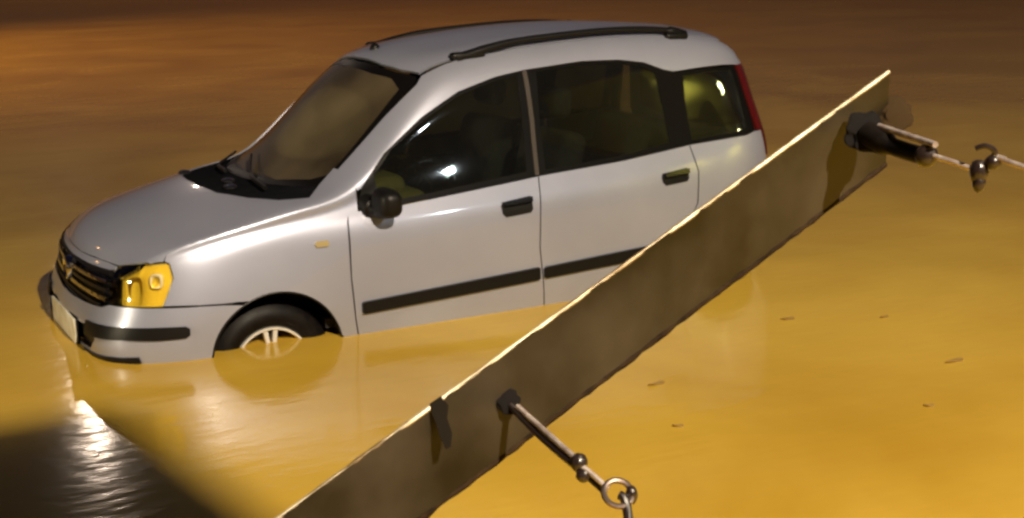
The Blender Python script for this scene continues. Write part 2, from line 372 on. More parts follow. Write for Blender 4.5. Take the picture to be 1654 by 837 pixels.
def surf(proj, outline, holes=(), step=.025, bstep=.015, smooth_out=False):
    """triangles of the body's surface inside OUTLINE; list of (point, normal), faces"""
    def prep(o): return seg_dense([proj.to2(p) for p in o], True, bstep)
    out = prep(outline); hs = [prep(h) for h in holes]
    pts = list(out); edges = [(i, (i + 1) % len(out)) for i in range(len(out))]
    for h in hs:
        k = len(pts); pts += h; edges += [(k + i, k + (i + 1) % len(h)) for i in range(len(h))]
    lo = Vector((min(p.x for p in out), min(p.y for p in out))); hi = Vector((max(p.x for p in out), max(p.y for p in out)))
    x = lo.x + step / 2; row = 0
    bound = list(pts)
    while x < hi.x:
        y = lo.y + step / 2 + (step / 2 if row % 2 else 0)
        while y < hi.y:
            q = Vector((x, y))
            if inside(q, out) and not any(inside(q, h) for h in hs) and min((q - b_).length_squared for b_ in bound) > (step * .45) ** 2: pts.append(q)
            y += step
        x += step * .87; row += 1
    vs, _, fs, _, _, _ = delaunay_2d_cdt(pts, edges, [], 0, 1e-6)
    keep = []
    for f in fs:
        c = sum((vs[i] for i in f), Vector((0, 0))) / len(f)
        if not inside(c, out) or any(inside(c, h) for h in hs): continue
        e1, e2 = vs[f[1]] - vs[f[0]], vs[f[2]] - vs[f[0]]; ar = abs(e1.x * e2.y - e1.y * e2.x)
        if ar < .0012 * max(e1.length, e2.length, (e1 - e2).length): continue
        keep.append(f)
    P = []
    for q in vs:
        h = proj.cast(q)
        if h[0] is None:
            h = None
        P.append(h)
    good = [i for i, h in enumerate(P) if h]
    for i, h in enumerate(P):          # an outline point just off the body takes its nearest neighbour's place
        if not h:
            j = min(good, key=lambda k: (vs[k] - vs[i]).length_squared); P[i] = P[j]
    # smooth normals: those of the faces round the point
    N = []
    for h in P:
        s_ = Vector((0, 0, 0))
        for r in BV.find_nearest_range(h[0], .03):
            fc = MF[r[2]]; c_ = (MV[fc[0]] + MV[fc[1]] + MV[fc[2]] + MV[fc[3]]) / 4
            k_ = 1 - (c_ - h[0]).length / .03
            if k_ > 0: s_ += r[1] * (k_ * k_)
        s_ = (s_ if s_.length > 0 else h[1]).normalized()
        ref = h[0] - Vector((min(max(h[0].x, .7), 2.9), 0, .7))
        N.append(s_ if s_.dot(ref) > 0 else -s_)
    return [h[0] for h in P], N, keep
def w3(p, s): return Vector((-p.x, p.y * s, p.z))
def panel(name, M, proj, outline, holes=(), off=0., thick=.006, parent=None, sides=(1, -1), step=.025, smooth=True, center=False):
    """one skin panel per side (or one across the middle), with a turned edge THICK deep"""
    P, N, F = surf(proj, outline, holes, step)
    res = []
    for s in ((1,) if center else sides):
        bm = bmesh.new(); nl = bm.verts.layers.float_vector.new('skin'); top = [bm.verts.new(w3(P[i] + N[i] * off, s)) for i in range(len(P))]
        bot = [bm.verts.new(w3(P[i] + N[i] * (off - thick), s)) for i in range(len(P))]
        cnt = {}
        for f in F:
            a, b_, c = (P[k] for k in f[:3]); g = (b_ - a).cross(c - a)
            fl = g.dot(N[f[0]] + N[f[1]] + N[f[2]]) > 0      # the x mirror and the side mirror both turn a face over
            if s == 1: fl = not fl
            f2 = list(f) if fl else list(f)[::-1]
            try: bm.faces.new([top[k] for k in f2]); bm.faces.new([bot[k] for k in f2[::-1]])
            except ValueError: continue
            for k in range(len(f2)):
                e = (f2[k], f2[(k + 1) % len(f2)]); cnt[e] = 1
        for (a, b_) in cnt:
            if (b_, a) not in cnt:
                try: bm.faces.new((top[b_], top[a], bot[a], bot[b_]))
                except ValueError: pass
        for i, v in enumerate(top): v[nl] = w3(N[i], s)
        loose = [v for v in bm.verts if not v.link_faces]; bmesh.ops.delete(bm, geom=loose, context='VERTS')
        par = parent[0 if s == 1 else 1] if isinstance(parent, (list, tuple)) else (parent or CAR)
        o_ = finish(name, bm, M, par, smooth, 50); me = o_.data; at_ = me.attributes['skin'].data; cn = []
        for p_ in me.polygons:
            for vi in p_.vertices:
                v_ = at_[vi].vector
                cn.append(Vector(v_) if v_.length > .5 and p_.normal.dot(v_) > .25 else p_.normal.copy())
        me.normals_split_custom_set(cn); me.attributes.remove(me.attributes['skin'])
        res.append(o_)
    return res
def arc(cx, cz, R, a0, a1, y=.77, n=22):
    return [(cx + R * math.cos(math.radians(a0 + (a1 - a0) * k / n)), y, cz + R * math.sin(math.radians(a0 + (a1 - a0) * k / n))) for k in range(n + 1)]
def mir(L): return [(p[0], -p[1], p[2]) for p in L]
def ring_sym(L): return L + mir(L)[::-1]

AX, AZ, AR = .715, .318, .288          # front arch
BX, BZ, BR = 2.98, .318, .272          # rear arch
# --- front end
def crease(dy):
    P_ = [(.300, .684), (.36, .687), (.42, .691), (.495, .695), (.60, .698), (.708, .698), (.79, .693), (.865, .683), (.925, .655)]
    D_ = smooth_path([(x, y + dy, 0) for x, y in P_], 7)
    return [(p.x, p.y, BV.ray_cast(Vector((p.x, p.y, 3)), Vector((0, 0, -1)))[0].z) for p in D_]
def on_body(proj, L):
    return [tuple(proj.cast(proj.to2(p))[0]) for p in L]
front_edge = on_body(NOSE, [(.06, .001, .742), (.07, .1, .742), (.075, .2, .743), (.09, .34, .745), (.105, .43, .745)]) + on_body(CORNER, [(.139, .514, .745), (.17, .56, .755), (.20, .602, .763), (.25, .65, .768), (.288, .682, .774)])
panel('hood', PAINT, TOP, ring_sym(front_edge + crease(-.0012) + [(.812, .588, .954), (.715, .469, .957), (.63, .297, .963), (.605, .096, .971), (.603, .001, .971)]), center=True, off=.0008, thick=.008, step=.016)
fend = crease(0) + [(1.002, .592, 1.01), (1.075, .575, 1.07), (1.125, .66, 1.03), (1.108, .74, .895), (1.060, .745, .882), (1.052, .752, .856), (1.043, .783, .622), (1.052, .785, .45), (1.064, .777, .368), (1.068, .76, .21), (1.005, .76, .21)] \
     + arc(AX, AZ, AR, -10, 113, .77) + [(.56, .775, .588), (.495, .774, .590), (.40, .765, .595), (.262, .727, .602), (.285, .722, .65), (.313, .722, .709), (.307, .703, .766), (.290, .6845, .774)]
panel('fender', PAINT, SIDEF, fend, off=.0005, step=.014)
bump = [(0, .001, .552), (.02, .10, .553), (.04, .30, .562), (.075, .50, .578), (.086, .559, .596), (.17, .66, .596), (.255, .727, .594), (.40, .765, .588), (.495, .774, .582)] + arc(AX, AZ, AR, 118, 192, .77, 12) + [(.40, .76, .21), (.2, .68, .21), (.05, .3, .21), (.05, .001, .21)]
intake = [(0, .001, .475), (0, .34, .482), (.03, .44, .50), (.05, .50, .45), (.04, .44, .40), (.02, .30, .385), (0, .001, .375)]
bumper, = panel('front_bumper', PAINT, NOSE, ring_sym(bump), holes=[ring_sym(intake)], center=True, off=.003)
panel('lower_intake', PLASTIC, NOSE, ring_sym(intake), center=True, off=-.018, parent=bumper)
panel('bumper_strip', PLASTIC, NOSE, [(.02, .40, .508), (.06, .55, .516), (.112, .655, .520), (.25, .735, .519), (.335, .762, .516), (.350, .767, .505), (.350, .767, .480), (.335, .763, .469), (.25, .735, .467), (.107, .662, .470), (.05, .52, .462), (.02, .40, .45)], off=.012, thick=.014, parent=[bumper, bumper])
panel('bumper_lip', PLASTIC, NOSE, ring_sym([(.02, .001, .372), (.02, .30, .372), (.03, .45, .384), (.10, .60, .396), (.155, .698, .400), (.16, .702, .376), (.10, .62, .35), (.03, .45, .32), (.02, .001, .30)]), center=True, off=.010, thick=.012, parent=bumper)
# number plate, blank: its characters cannot be read in the photograph
bm = bmesh.new(); bm_box(bm, (.004, -.25, .372), (.014, .25, .482), .004, 2); pl = finish('number_plate', bm, PLATE, CAR)
bm = bmesh.new(); bm_box(bm, (-.006, -.258, .366), (.0035, .258, .488), .003, 2); finish('plate_holder', bm, PLASTIC, pl)
panel('hood_lip', PAINT, NOSE, ring_sym([(.05, .001, .716), (.07, .30, .720), (.105, .48, .724), (.12, .510, .730), (.128, .508, .740), (.105, .43, .743), (.09, .34, .743), (.075, .2, .741), (.06, .001, .740)]), center=True, off=.001, thick=.02)
# headlights
hl = [(.139, .515, .742), (.20, .602, .760), (.305, .699, .769), (.309, .719, .709), (.285, .722, .65), (.256, .727, .601), (.17, .66, .600), (.088, .560, .601), (.10, .562, .66)]
buck = panel('headlight', REFL, CORNER, hl, off=-.014, thick=.004, step=.02)
panel('lens', LENS, CORNER, hl, off=.002, thick=.004, parent=buck, step=.02)
for s in (1, -1):
    bk_ = buck[0 if s == 1 else 1]
    d = Vector((.62, .78 * s, 0)).normalized(); uu = Vector((0, 0, 1)); vv = d.cross(uu)
    for hx, hy, hz, w_, h_, mm, nm in ((.190, .618, .670, .030, .044, LAMPBLOCK, 'lamp_block'), (.262, .680, .700, .026, .030, BOWL, 'reflector_bowl')):
        bm = bmesh.new(); c = Vector((-hx, hy * s, hz)) + d * .014; rings = []
        for kk, h in ((1, -.02), (1, .012), (.88, .018), (.6, .008), (.3, -.004), (.001, -.006)):
            rings.append([bm.verts.new(c + d * h + uu * (h_ * kk * math.copysign(abs(math.sin(a)) ** .6, math.sin(a))) + vv * (w_ * kk * math.copysign(abs(math.cos(a)) ** .6, math.cos(a)))) for a in [2 * math.pi * (k + .5) / 28 for k in range(28)]])
        for i in range(5):
            for k in range(28): bm.faces.new((rings[i][k], rings[i][(k + 1) % 28], rings[i + 1][(k + 1) % 28], rings[i + 1][k]))
        finish(nm, bm, mm, bk_)
# grille
gr = [(.03, .001, .560), (.04, .30, .566), (.075, .50, .585), (.084, .545, .61), (.108, .555, .69), (.128, .51, .728), (.09, .33, .731), (.065, .001, .728)]
grb, = panel('grille', GLOSSBLK, NOSE, ring_sym(gr), center=True, off=-.035)
for z0, z1, c in ((.708, .724, 0), (.672, .688, 1), (.636, .652, 0), (.600, .616, 1), (.572, .584, 0)):
    ye = .50 if z0 > .58 else .44
    panel('grille_slat', CHROME if c else PLASTIC, NOSE, ring_sym([(.05, .001, z0), (.06, .25, z0), (.10, ye, z0 + .004), (.10, ye, z1 + .004), (.06, .25, z1), (.05, .001, z1)]), center=True, off=-.002, thick=.022, parent=grb)
bm = bmesh.new(); lathe(bm, [(.0005, .016), (.034, .015), (.040, .012)], (-.035, 0, .655), 'x', 36, 1)
finish('badge', bm, mat('badge_face', (.10, .015, .02), .25, .3, 1.), grb)
bm = bmesh.new(); lathe(bm, [(.040, .012), (.042, .020), (.050, .018), (.053, .004), (.053, -.02)], (-.035, 0, .655), 'x', 36, 1); finish('badge_ring', bm, CHROME, grb)
# side repeaters
panel('side_repeater', AMBER, SIDE, [(.905, .76, .795), (.955, .76, .795), (.962, .76, .782), (.955, .76, .770), (.905, .76, .770), (.898, .76, .782)], off=.009, thick=.010, step=.01)
# --- cowl, windscreen
cowl = [(.607, .001, .971), (.609, .096, .971), (.634, .297, .963), (.719, .467, .957), (.816, .584, .954), (.922, .650, .96), (1.002, .592, .999), (.945, .519, .991), (.850, .303, .988), (.812, .10, .988), (.808, .001, .988)]
cw, = panel('cowl', COWLM, TOP, ring_sym(cowl), center=True, off=-.004)
wsd = [(.805, .001, .99), (.85, .303, .99), (.950, .516, .995), (1.008, .588, 1.0), (1.143, .568, 1.108), (1.325, .548, 1.265), (1.49, .525, 1.385), (1.515, .50, 1.41), (1.47, .40, 1.425), (1.44, .25, 1.438), (1.425, .001, 1.445)]
wsi = [(.865, .001, .99), (.905, .303, .99), (1.0, .485, .995), (1.05, .545, 1.03), (1.16, .533, 1.12), (1.325, .512, 1.265), (1.43, .49, 1.36), (1.435, .40, 1.40), (1.40, .25, 1.41), (1.385, .001, 1.42)]
wsf, = panel('windscreen_frame', TRIM, TOPF, ring_sym(wsd), holes=[ring_sym(wsi)], center=True, off=-.006)
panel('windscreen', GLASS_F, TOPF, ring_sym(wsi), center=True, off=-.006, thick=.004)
# wipers
for (a, b_, c) in (((.80, .45, 1.0), (.83, .18, 1.0), (.93, -.12, 1.05)), ((.78, -.05, 1.0), (.82, -.3, 1.0), (.95, -.50, 1.05))):
    pts = []
    for p in smooth_path([a, b_, c], 5):
        h = TOPF.cast(TOPF.to2(p)); pts.append(w3(h[0] + Vector((-.012, 0, .018)), 1))
    bm = bmesh.new(); tube(bm, pts, [.009] * (len(pts) // 2) + [.006] * (len(pts) - len(pts) // 2), 8); finish('wiper', bm, PLASTIC, CAR)
for px_, py_ in ((.665, -.36), (.73, .14), (.70, .27)):
    h = TOP.cast(TOP.to2((px_, py_, 1)))[0]; bm = bmesh.new(); q = bmesh.ops.create_icosphere(bm, subdivisions=3, radius=1)['verts']
    for v in q: v.co = Vector((-h.x + v.co.x * .030, h.y + v.co.y * .045, h.z + .002 + v.co.z * .014))
    finish('glint_cap', bm, GLINTCAP, cw)  # domes added on the cowl to catch lamp glints
# --- roof and body frame round the glass
roof = [(1.432, .001, 1.445), (1.447, .25, 1.438), (1.478, .40, 1.425), (1.523, .492, 1.41), (1.64, .494, 1.455), (1.75, .492, 1.48), (2.1, .490, 1.52), (2.6, .488, 1.535), (2.95, .482, 1.52), (3.16, .468, 1.475), (3.23, .38, 1.5), (3.26, .20, 1.5), (3.265, .001, 1.5)]
rf, = panel('roof', PAINT, TOP, ring_sym(roof), center=True, off=0, thick=.012, step=.03)
band = [(1.116, .735, .900), (1.122, .73, .93), (1.136, .712, .988), (1.267, .669, 1.121), (1.462, .636, 1.257), (1.657, .61, 1.354), (1.851, .594, 1.405), (2.005, .589, 1.427), (2.306, .585, 1.447), (2.505, .589, 1.441), (2.638, .596, 1.421), (2.742, .607, 1.38), (2.80, .606, 1.366), (2.95, .59, 1.368), (3.175, .58, 1.373), (3.20, .60, 1.30), (3.222, .685, 1.06), (3.155, .705, 1.047), (2.77, .71, 1.022), (2.45, .72, .99), (1.931, .727, .957), (1.462, .734, .917), (1.286, .735, .903), (1.20, .735, .896)]
frame = [(1.012, .600, 1.003), (1.145, .574, 1.108), (1.327, .554, 1.265), (1.49, .533, 1.385), (1.525, .50, 1.412), (1.64, .500, 1.455), (1.75, .498, 1.48), (2.1, .496, 1.52), (2.6, .494, 1.535), (2.95, .488, 1.52), (3.16, .474, 1.475), (3.235, .50, 1.43), (3.24, .56, 1.36), (3.262, .63, 1.20), (3.29, .665, 1.06), (3.222, .685, 1.062)] + band[16:13:-1] + band[13:1:-1] + [(1.112, .735, .97), (1.104, .66, 1.02), (1.073, .585, 1.05)]
# outer edge of the frame, then back along the top of the window band
frame = [(1.012, .600, 1.003), (1.145, .574, 1.108), (1.327, .554, 1.265), (1.49, .533, 1.385), (1.525, .50, 1.412), (1.64, .500, 1.455), (1.75, .498, 1.48), (2.1, .496, 1.52), (2.6, .494, 1.535), (2.95, .488, 1.52), (3.16, .474, 1.475), (3.235, .50, 1.43), (3.225, .56, 1.372), (3.18, .579, 1.377)] + band[13:1:-1] + [(1.118, .72, .985), (1.104, .66, 1.02), (1.073, .588, 1.05)]
panel('roof_frame', PAINT, SIDEUP, frame, off=.0005, thick=.012)
fg = [(1.175, .73, .925), (1.205, .70, 1.03), (1.30, .665, 1.135), (1.475, .636, 1.247), (1.665, .61, 1.340), (1.851, .594, 1.390), (1.965, .589, 1.408), (1.952, .66, 1.2), (1.935, .727, .985), (1.462, .734, .94), (1.286, .735, .925)]
rg = [(2.06, .587, 1.417), (2.306, .585, 1.432), (2.505, .589, 1.426), (2.61, .596, 1.408), (2.69, .607, 1.37), (2.71, .66, 1.2), (2.715, .708, 1.045), (2.45, .72, 1.01), (2.03, .727, .985), (2.04, .66, 1.2)]
qg = [(2.85, .606, 1.345), (2.95, .59, 1.353), (3.150, .58, 1.357), (3.165, .62, 1.25), (3.170, .69, 1.075), (3.10, .705, 1.063), (2.84, .71, 1.045), (2.84, .66, 1.2)]
wt = panel('window_trim', TRIM, SIDE, band, holes=[fg, rg, qg], off=-.005, thick=.010, step=.03)
panel('side_window', GLASS_S, SIDE, fg, off=-.007, thick=.004, step=.03)
panel('side_window', GLASS_S, SIDE, rg, off=-.007, thick=.004, step=.03)
panel('quarter_window', GLASS_S, SIDE, qg, off=-.007, thick=.004, step=.03)
panel('pillar_strip', GREYSTRIP, SIDE, [(1.990, .59, 1.423), (2.012, .59, 1.424), (2.010, .66, 1.2), (1.992, .727, .965), (1.972, .727, .963), (1.988, .66, 1.2)], off=-.001, thick=.004, parent=wt)
# --- doors
DB = .215
fd = [(1.112, .744, .895), (1.20, .735, .891), (1.286, .735, .898), (1.462, .734, .912), (1.931, .727, .952), (1.982, .727, .957), (1.974, .75, .90), (1.962, .77, .80), (1.950, .786, .644), (1.965, .783, .45), (1.976, .77, DB), (1.074, .76, DB), (1.070, .777, .368), (1.058, .785, .45), (1.049, .783, .622), (1.058, .752, .856), (1.064, .75, .886)]
rd = [(1.988, .727, .958), (2.45, .72, .985), (2.77, .71, 1.017), (2.815, .71, 1.022), (2.84, .74, .90), (2.82, .76, .75), (2.74, .77, .62), (2.69, .775, .50), (2.665, .77, .36), (2.66, .76, DB), (1.982, .77, DB), (1.971, .783, .45), (1.956, .786, .644), (1.968, .77, .80), (1.980, .75, .90)]
dF = panel('door', PAINT, SIDE, fd, off=.001)
dR = panel('door', PAINT, SIDE, rd, off=.001)
qp = [(2.821, .71, 1.023), (3.155, .705, 1.040), (3.215, .685, 1.055), (3.262, .68, 1.055), (3.285, .675, .90), (3.31, .69, .75), (3.33, .69, .58)] + [(3.27, .73, .50)] + arc(BX, BZ, BR, 20, 155, .77, 18)[::1] + [(2.70, .775, .50), (2.748, .77, .62), (2.828, .76, .75), (2.847, .74, .90)]
panel('rear_wing', PAINT, SIDE, qp, off=.0005)
panel('sill', PAINT, SIDE, arc(BX, BZ, BR + .01, 205, 158, .77, 6)[::-1] + [(2.672, .76, .205), (2.672, .77, .36)], off=0, thick=.004) if False else None
# side mouldings, split at the door gap
def mold(x0, x1, par):
    f = lambda x: .49 + (x - 1.09) * .0435
    L = [(x0, .785, f(x0) - .020), (x0 + .008, .785, f(x0) - .026), (x1 - .006, .785, f(x1) - .028), (x1, .785, f(x1) - .022), (x1, .785, f(x1) + .024), (x1 - .006, .785, f(x1) + .029), (x0 + .008, .785, f(x0) + .025), (x0, .785, f(x0) + .018)]
    panel('side_moulding', PLASTIC, SIDE, L, off=.016, thick=.016, parent=par, step=.02)
mold(1.085, 1.945, dF); mold(1.968, 2.665, dR)
# handles: a dark well with a bar across it
def handle(x0, x1, z0, z1, par):
    L = [(x0 + .02, .77, z0), (x1 - .012, .77, z0 + .008), (x1, .77, z0 + .022), (x1, .77, z1 - .006), (x1 - .008, .77, z1), (x0 + .008, .77, z1 - .014), (x0, .77, z1 - .03), (x0 + .004, .77, z0 + .015)]
    W_ = panel('door_handle', PLASTIC, SIDE, L, off=.006, thick=.005, parent=par, step=.012)
    B_ = [(x0 + .012, .77, z1 - .034), (x1 - .006, .77, z1 - .026), (x1 - .006, .77, z1 - .006), (x0 + .012, .77, z1 - .016)]
    return W_, panel('handle_bar', GLOSSBLK, SIDE, B_, off=.028, thick=.012, parent=W_, step=.012)
handle(1.772, 1.928, .800, .880, dF); handle(2.628, 2.782, .852, .922, dR)
# --- rear end
tlx = [(3.185, .583, 1.372), (3.235, .52, 1.372), (3.25, .575, 1.25), (3.27, .635, 1.08), (3.28, .65, .93), (3.285, .675, .93), (3.262, .68, 1.055), (3.226, .686, 1.062), (3.205, .64, 1.20)]
TR = Flat((-.75, -1, -.1))
panel('tail_lamp', REDL, TR, tlx, off=.004, thick=.02, step=.02)
tg = [(3.27, .001, 1.47), (3.265, .25, 1.465), (3.245, .45, 1.42), (3.245, .515, 1.365), (3.28, .545, 1.25), (3.31, .595, 1.08), (3.33, .60, .92), (3.36, .63, .75), (3.38, .63, .62), (3.44, .3, .60), (3.45, .001, .60)]
tw = [(3.28, .001, 1.42), (3.28, .25, 1.415), (3.27, .43, 1.36), (3.31, .50, 1.08), (3.33, .30, 1.04), (3.35, .001, 1.03)]
tgo, = panel('tailgate', PAINT, TAIL, ring_sym(tg), holes=[ring_sym(tw)], center=True, off=0)
panel('rear_window', GLASS_S, TAIL, ring_sym(tw), center=True, off=-.004, thick=.004, parent=tgo)
panel('rear_bumper', PAINT, TAIL, ring_sym([(3.45, .001, .592), (3.44, .3, .592), (3.38, .63, .605), (3.335, .685, .605), (3.27, .73, .49), (3.25, .76, .21), (3.4, .5, .21), (3.4, .001, .21)]), center=True, off=.004)
bm = bmesh.new(); bm_box(bm, (-3.468, -.25, .72), (-3.455, .25, .83), .003); finish('number_plate', bm, PLATE, CAR)
# --- dark inner shell seen only in the gaps
bm = bmesh.new(); vm = {}
step_f = []
for f in MF:
    c = sum((MV[i] for i in f), Vector((0, 0, 0))) / 4
    if c.z > .87 and c.x > .58: continue
    if math.hypot(c.x - AX, c.z - AZ) < AR + .03 and abs(c.y) > .4 and c.z < .75: continue
    if math.hypot(c.x - BX, c.z - BZ) < BR + .03 and abs(c.y) > .4: continue
    if c.x < .40 and .56 < c.z < .78: continue
    if c.x < .15 and abs(c.y) < .55 and c.z < .52: continue
    step_f.append(f)
CN = {}
for f in step_f:
    nrm = (MV[f[1]] - MV[f[0]]).cross(MV[f[2]] - MV[f[0]]).normalized()
    for i in f: CN[i] = CN.get(i, Vector((0, 0, 0))) + nrm
cc = Vector((1.7, 0, .8))
for i, nn in CN.items():
    nn = nn.normalized(); 
    if nn.dot(MV[i] - cc) < 0: nn = -nn
    vm[i] = bm.verts.new(w3(MV[i] - nn * .012, 1))
for f in step_f: bm.faces.new([vm[i] for i in f])
finish('inner_shell', bm, DARK, CAR)
for s in (1, -1):                      # wheel housings
    for cx, R in ((AX, AR), (BX, BR)):
        bm = bmesh.new(); lathe(bm, [(R + .004, .768 if cx == AX else .66), (R + .008, .60), (R + .008, .48), (.001, .48)], (-cx, 0, AZ), 'y', 48, s); finish('wheel_housing', bm, DARK, CAR)
        bm = bmesh.new()
        if cx == BX: bm.free(); continue
        # rolled black-and-paint lip round the arch
        tube(bm, [Vector((-(cx + R * math.cos(a)), s * (.772 + .004 * math.sin(a)), AZ + R * math.sin(a))) for a in [math.radians(-15 + 210 * k / 40) for k in range(41)]], .006, 8); finish('arch_lip', bm, PLASTIC if cx == AX else PAINT, CAR)
# --- wheels
def wheel(cx, s, steer=0.):
    c = Vector((-cx, .0, .272)); t = bpy.data.objects.new('wheel', None); t.location = Vector((-cx, s * .64, .272)) - CAR.location; link(t, CAR)
    bm = bmesh.new(); lathe(bm, [(.172, .52), (.225, .525), (.255, .54), (.272, .565), (.272, .655), (.262, .685), (.235, .705), (.20, .708), (.176, .700), (.170, .69), (.168, .60)], c, 'y', 56, s)
    finish('tyre', bm, RUBBER, t)
    bm = bmesh.new(); lathe(bm, [(.166, .60), (.168, .688), (.166, .698), (.157, .698), (.153, .688), (.150, .63)], c, 'y', 56, s)
    lathe(bm, [(.001, .700), (.030, .698), (.038, .690), (.040, .665)], c, 'y', 32, s)
    for k in range(5):
        for dl in (-9, 9):
            a = math.radians(90 + 72 * k + dl); e = Vector((math.cos(a), 0, math.sin(a))); q = Vector((-e.z, 0, e.x))
            a1 = math.radians(90 + 72 * k + dl * .9); e1 = Vector((math.cos(a1), 0, math.sin(a1)))
            vs = []
            for rr, w_, h in ((.03, .010, .690), (.10, .008, .694), (.158, .010, .690)):
                for dz, dw in ((0, -w_), (0, w_), (-.022, w_ * 1.1), (-.022, -w_ * 1.1)):
                    vs.append(bm.verts.new(c + e1 * rr + q * dw + Vector((0, s * (h + dz), 0))))
            for i in (0, 4):
                for j in range(4): bm.faces.new((vs[i + j], vs[i + (j + 1) % 4], vs[i + 4 + (j + 1) % 4], vs[i + 4 + j]))
    finish('rim', bm, RIM, t)
    bm = bmesh.new(); lathe(bm, [(.001, .615), (.12, .612), (.125, .60)], c, 'y', 40, s); finish('brake_disc', bm, mat('brake_iron', (.10, .08, .06), .5, .7), t)
for cx in (.708, 2.98):
    for s in (1, -1): wheel(cx, s)
# --- mirrors
for s in (1, -1):
    bm = bmesh.new(); r = bmesh.ops.create_icosphere(bm, subdivisions=4, radius=1)
    for v in bm.verts:
        x, y, z = v.co
        k = .5; sx = math.copysign(abs(x) ** .75, x); sy = math.copysign(abs(y) ** .62, y); sz = math.copysign(abs(z) ** .62, z)
        v.co = Vector((-1.205 + sx * .050 + sy * -.012, s * (.825 + sy * .068), .932 + sz * .064 * (1 - .12 * sy)))
    mh = finish('side_mirror', bm, PLASTIC, CAR, True, 80)
    bm = bmesh.new(); bm_box(bm, (-1.250, min(s * .780, s * .870), .895), (-1.244, max(s * .780, s * .870), .970), .002); finish('mirror_glass', bm, CHROME, mh)
    bm = bmesh.new(); tube(bm, smooth_path([(-1.155, s * .700, .925), (-1.17, s * .75, .905), (-1.19, s * .80, .905)]), [.045] * 7 + [.035] * 6, 12); finish('mirror_arm', bm, PLASTIC, mh)
    # sail panel ahead of the mirror
    panel('mirror_base', PLASTIC, SIDE, [(1.117, .74, .900), (1.122, .73, .93), (1.137, .712, .986), (1.20, .69, 1.045), (1.215, .72, .96), (1.235, .735, .899)], off=.004, thick=.012, sides=(s,))
# --- roof rails
def cast_top(x, y): return BV.ray_cast(Vector((x, y, 4)), Vector((0, 0, -1)))[0]
for s in (1, -1):
    pts = []
    prof = [(1.70, .002), (1.78, .008), (1.87, .020), (2.0, .031), (2.2, .031), (2.45, .031), (2.65, .029), (2.80, .024), (2.88, .016), (2.94, .003)]
    for x, h in prof: p = cast_top(x, .505 - .012 * (x - 1.7)); pts.append(Vector((-x, p.y * s, p.z + h)))
    pp = smooth_path(pts, 5); bm = bmesh.new(); n_ = len(pp)
    rr = [.022 if i < 8 else (.022 - .006 * min(1, (i - 8) / 8.)) for i in range(n_)]
    for i in range(8): rr[-1 - i] = .024
    tube(bm, pp, rr, 12); rl = finish('roof_rail', bm, PLASTIC, CAR)
    for x, L in ((1.76, .085), (2.88, .065)):
        p = cast_top(x, .50); bm = bmesh.new(); bm_box(bm, (-x - L, s * p.y - .026, p.z - .018), (-x + L, s * p.y + .026, p.z + .020), .016, 3); finish('rail_foot', bm, PLASTIC, rl)
# aerial
p = cast_top(1.52, 0); bm = bmesh.new(); lathe(bm, [(.024, -.004), (.022, .010), (.012, .022), (.001, .026)], (-1.52, 0, p.z), 'z', 20); ae = finish('aerial_base', bm, PLASTIC, CAR)
# --- cabin
def soft_box(lo, hi, M, name, par, bev=.05, tilt=0., pivot=None):
    bm = bmesh.new(); bm_box(bm, lo, hi, bev, 4)
    if tilt: bmesh.ops.rotate(bm, cent=Vector(pivot), matrix=Matrix.Rotation(tilt, 3, 'Y'), verts=bm.verts)
    return finish(name, bm, M, par)
for s in (1, -1):
    y = s * .34
    se = soft_box((-2.18, y - .24, .48), (-1.66, y + .24, .64), SEAT, 'seat', CAR, .06)
    bk2 = soft_box((-2.22, y - .23, .58), (-2.08, y + .23, 1.13), SEAT, 'backrest', se, .055, -.28, (-2.15, y, .6))
    soft_box((-2.33, y - .125, 1.17), (-2.24, y + .125, 1.31), SEAT, 'headrest', se, .04, -.1, (-2.3, y, 1.2))
rb = soft_box((-3.05, -.60, .48), (-2.58, .60, .64), SEAT, 'rear_seat', CAR, .06)
soft_box((-3.10, -.60, .58), (-2.96, .60, 1.08), SEAT, 'rear_backrest', rb, .055, -.25, (-3.0, 0, .6))
bm = bmesh.new()
for i, (x0, x1, z0, z1) in enumerate(((-1.50, -1.02, .70, .935),)): bm_box(bm, (x0, -.64, z0), (x1, .64, z1), .06, 4)
bm_box(bm, (-1.42, .18, .90), (-1.18, .56, 1.0), .045, 4); finish('dashboard', bm, DASH, CAR)
bm = bmesh.new(); 
for k in range(1):
    M4 = Matrix.Translation((-1.56, .36, .90)) @ Matrix.Rotation(math.radians(-62), 4, 'Y')
    ringp = [M4 @ Vector((.18 * math.cos(a), .18 * math.sin(a), 0)) for a in [2 * math.pi * j / 40 for j in range(41)]]
    tube(bm, ringp, .014, 8, False)
    for a in (0., 2.1, 4.2): tube(bm, [M4 @ Vector((0, 0, 0)), M4 @ Vector((.18 * math.cos(a + 3.14), .18 * math.sin(a + 3.14), 0))], .014, 8)
    tube(bm, [M4 @ Vector((0, 0, -.12)), M4 @ Vector((0, 0, .02))], .05, 14)
finish('steering_wheel', bm, PLASTIC, CAR)
bm = bmesh.new(); bm_box(bm, (-3.2, -.70, .40), (-.95, .70, .44)); finish('cabin_floor', bm, DARK, CAR, False)
bm = bmesh.new(); bm_box(bm, (-1.47, -.11, 1.335), (-1.44, .11, 1.40), .012, 3); finish('rear_view_mirror', bm, PLASTIC, CAR)

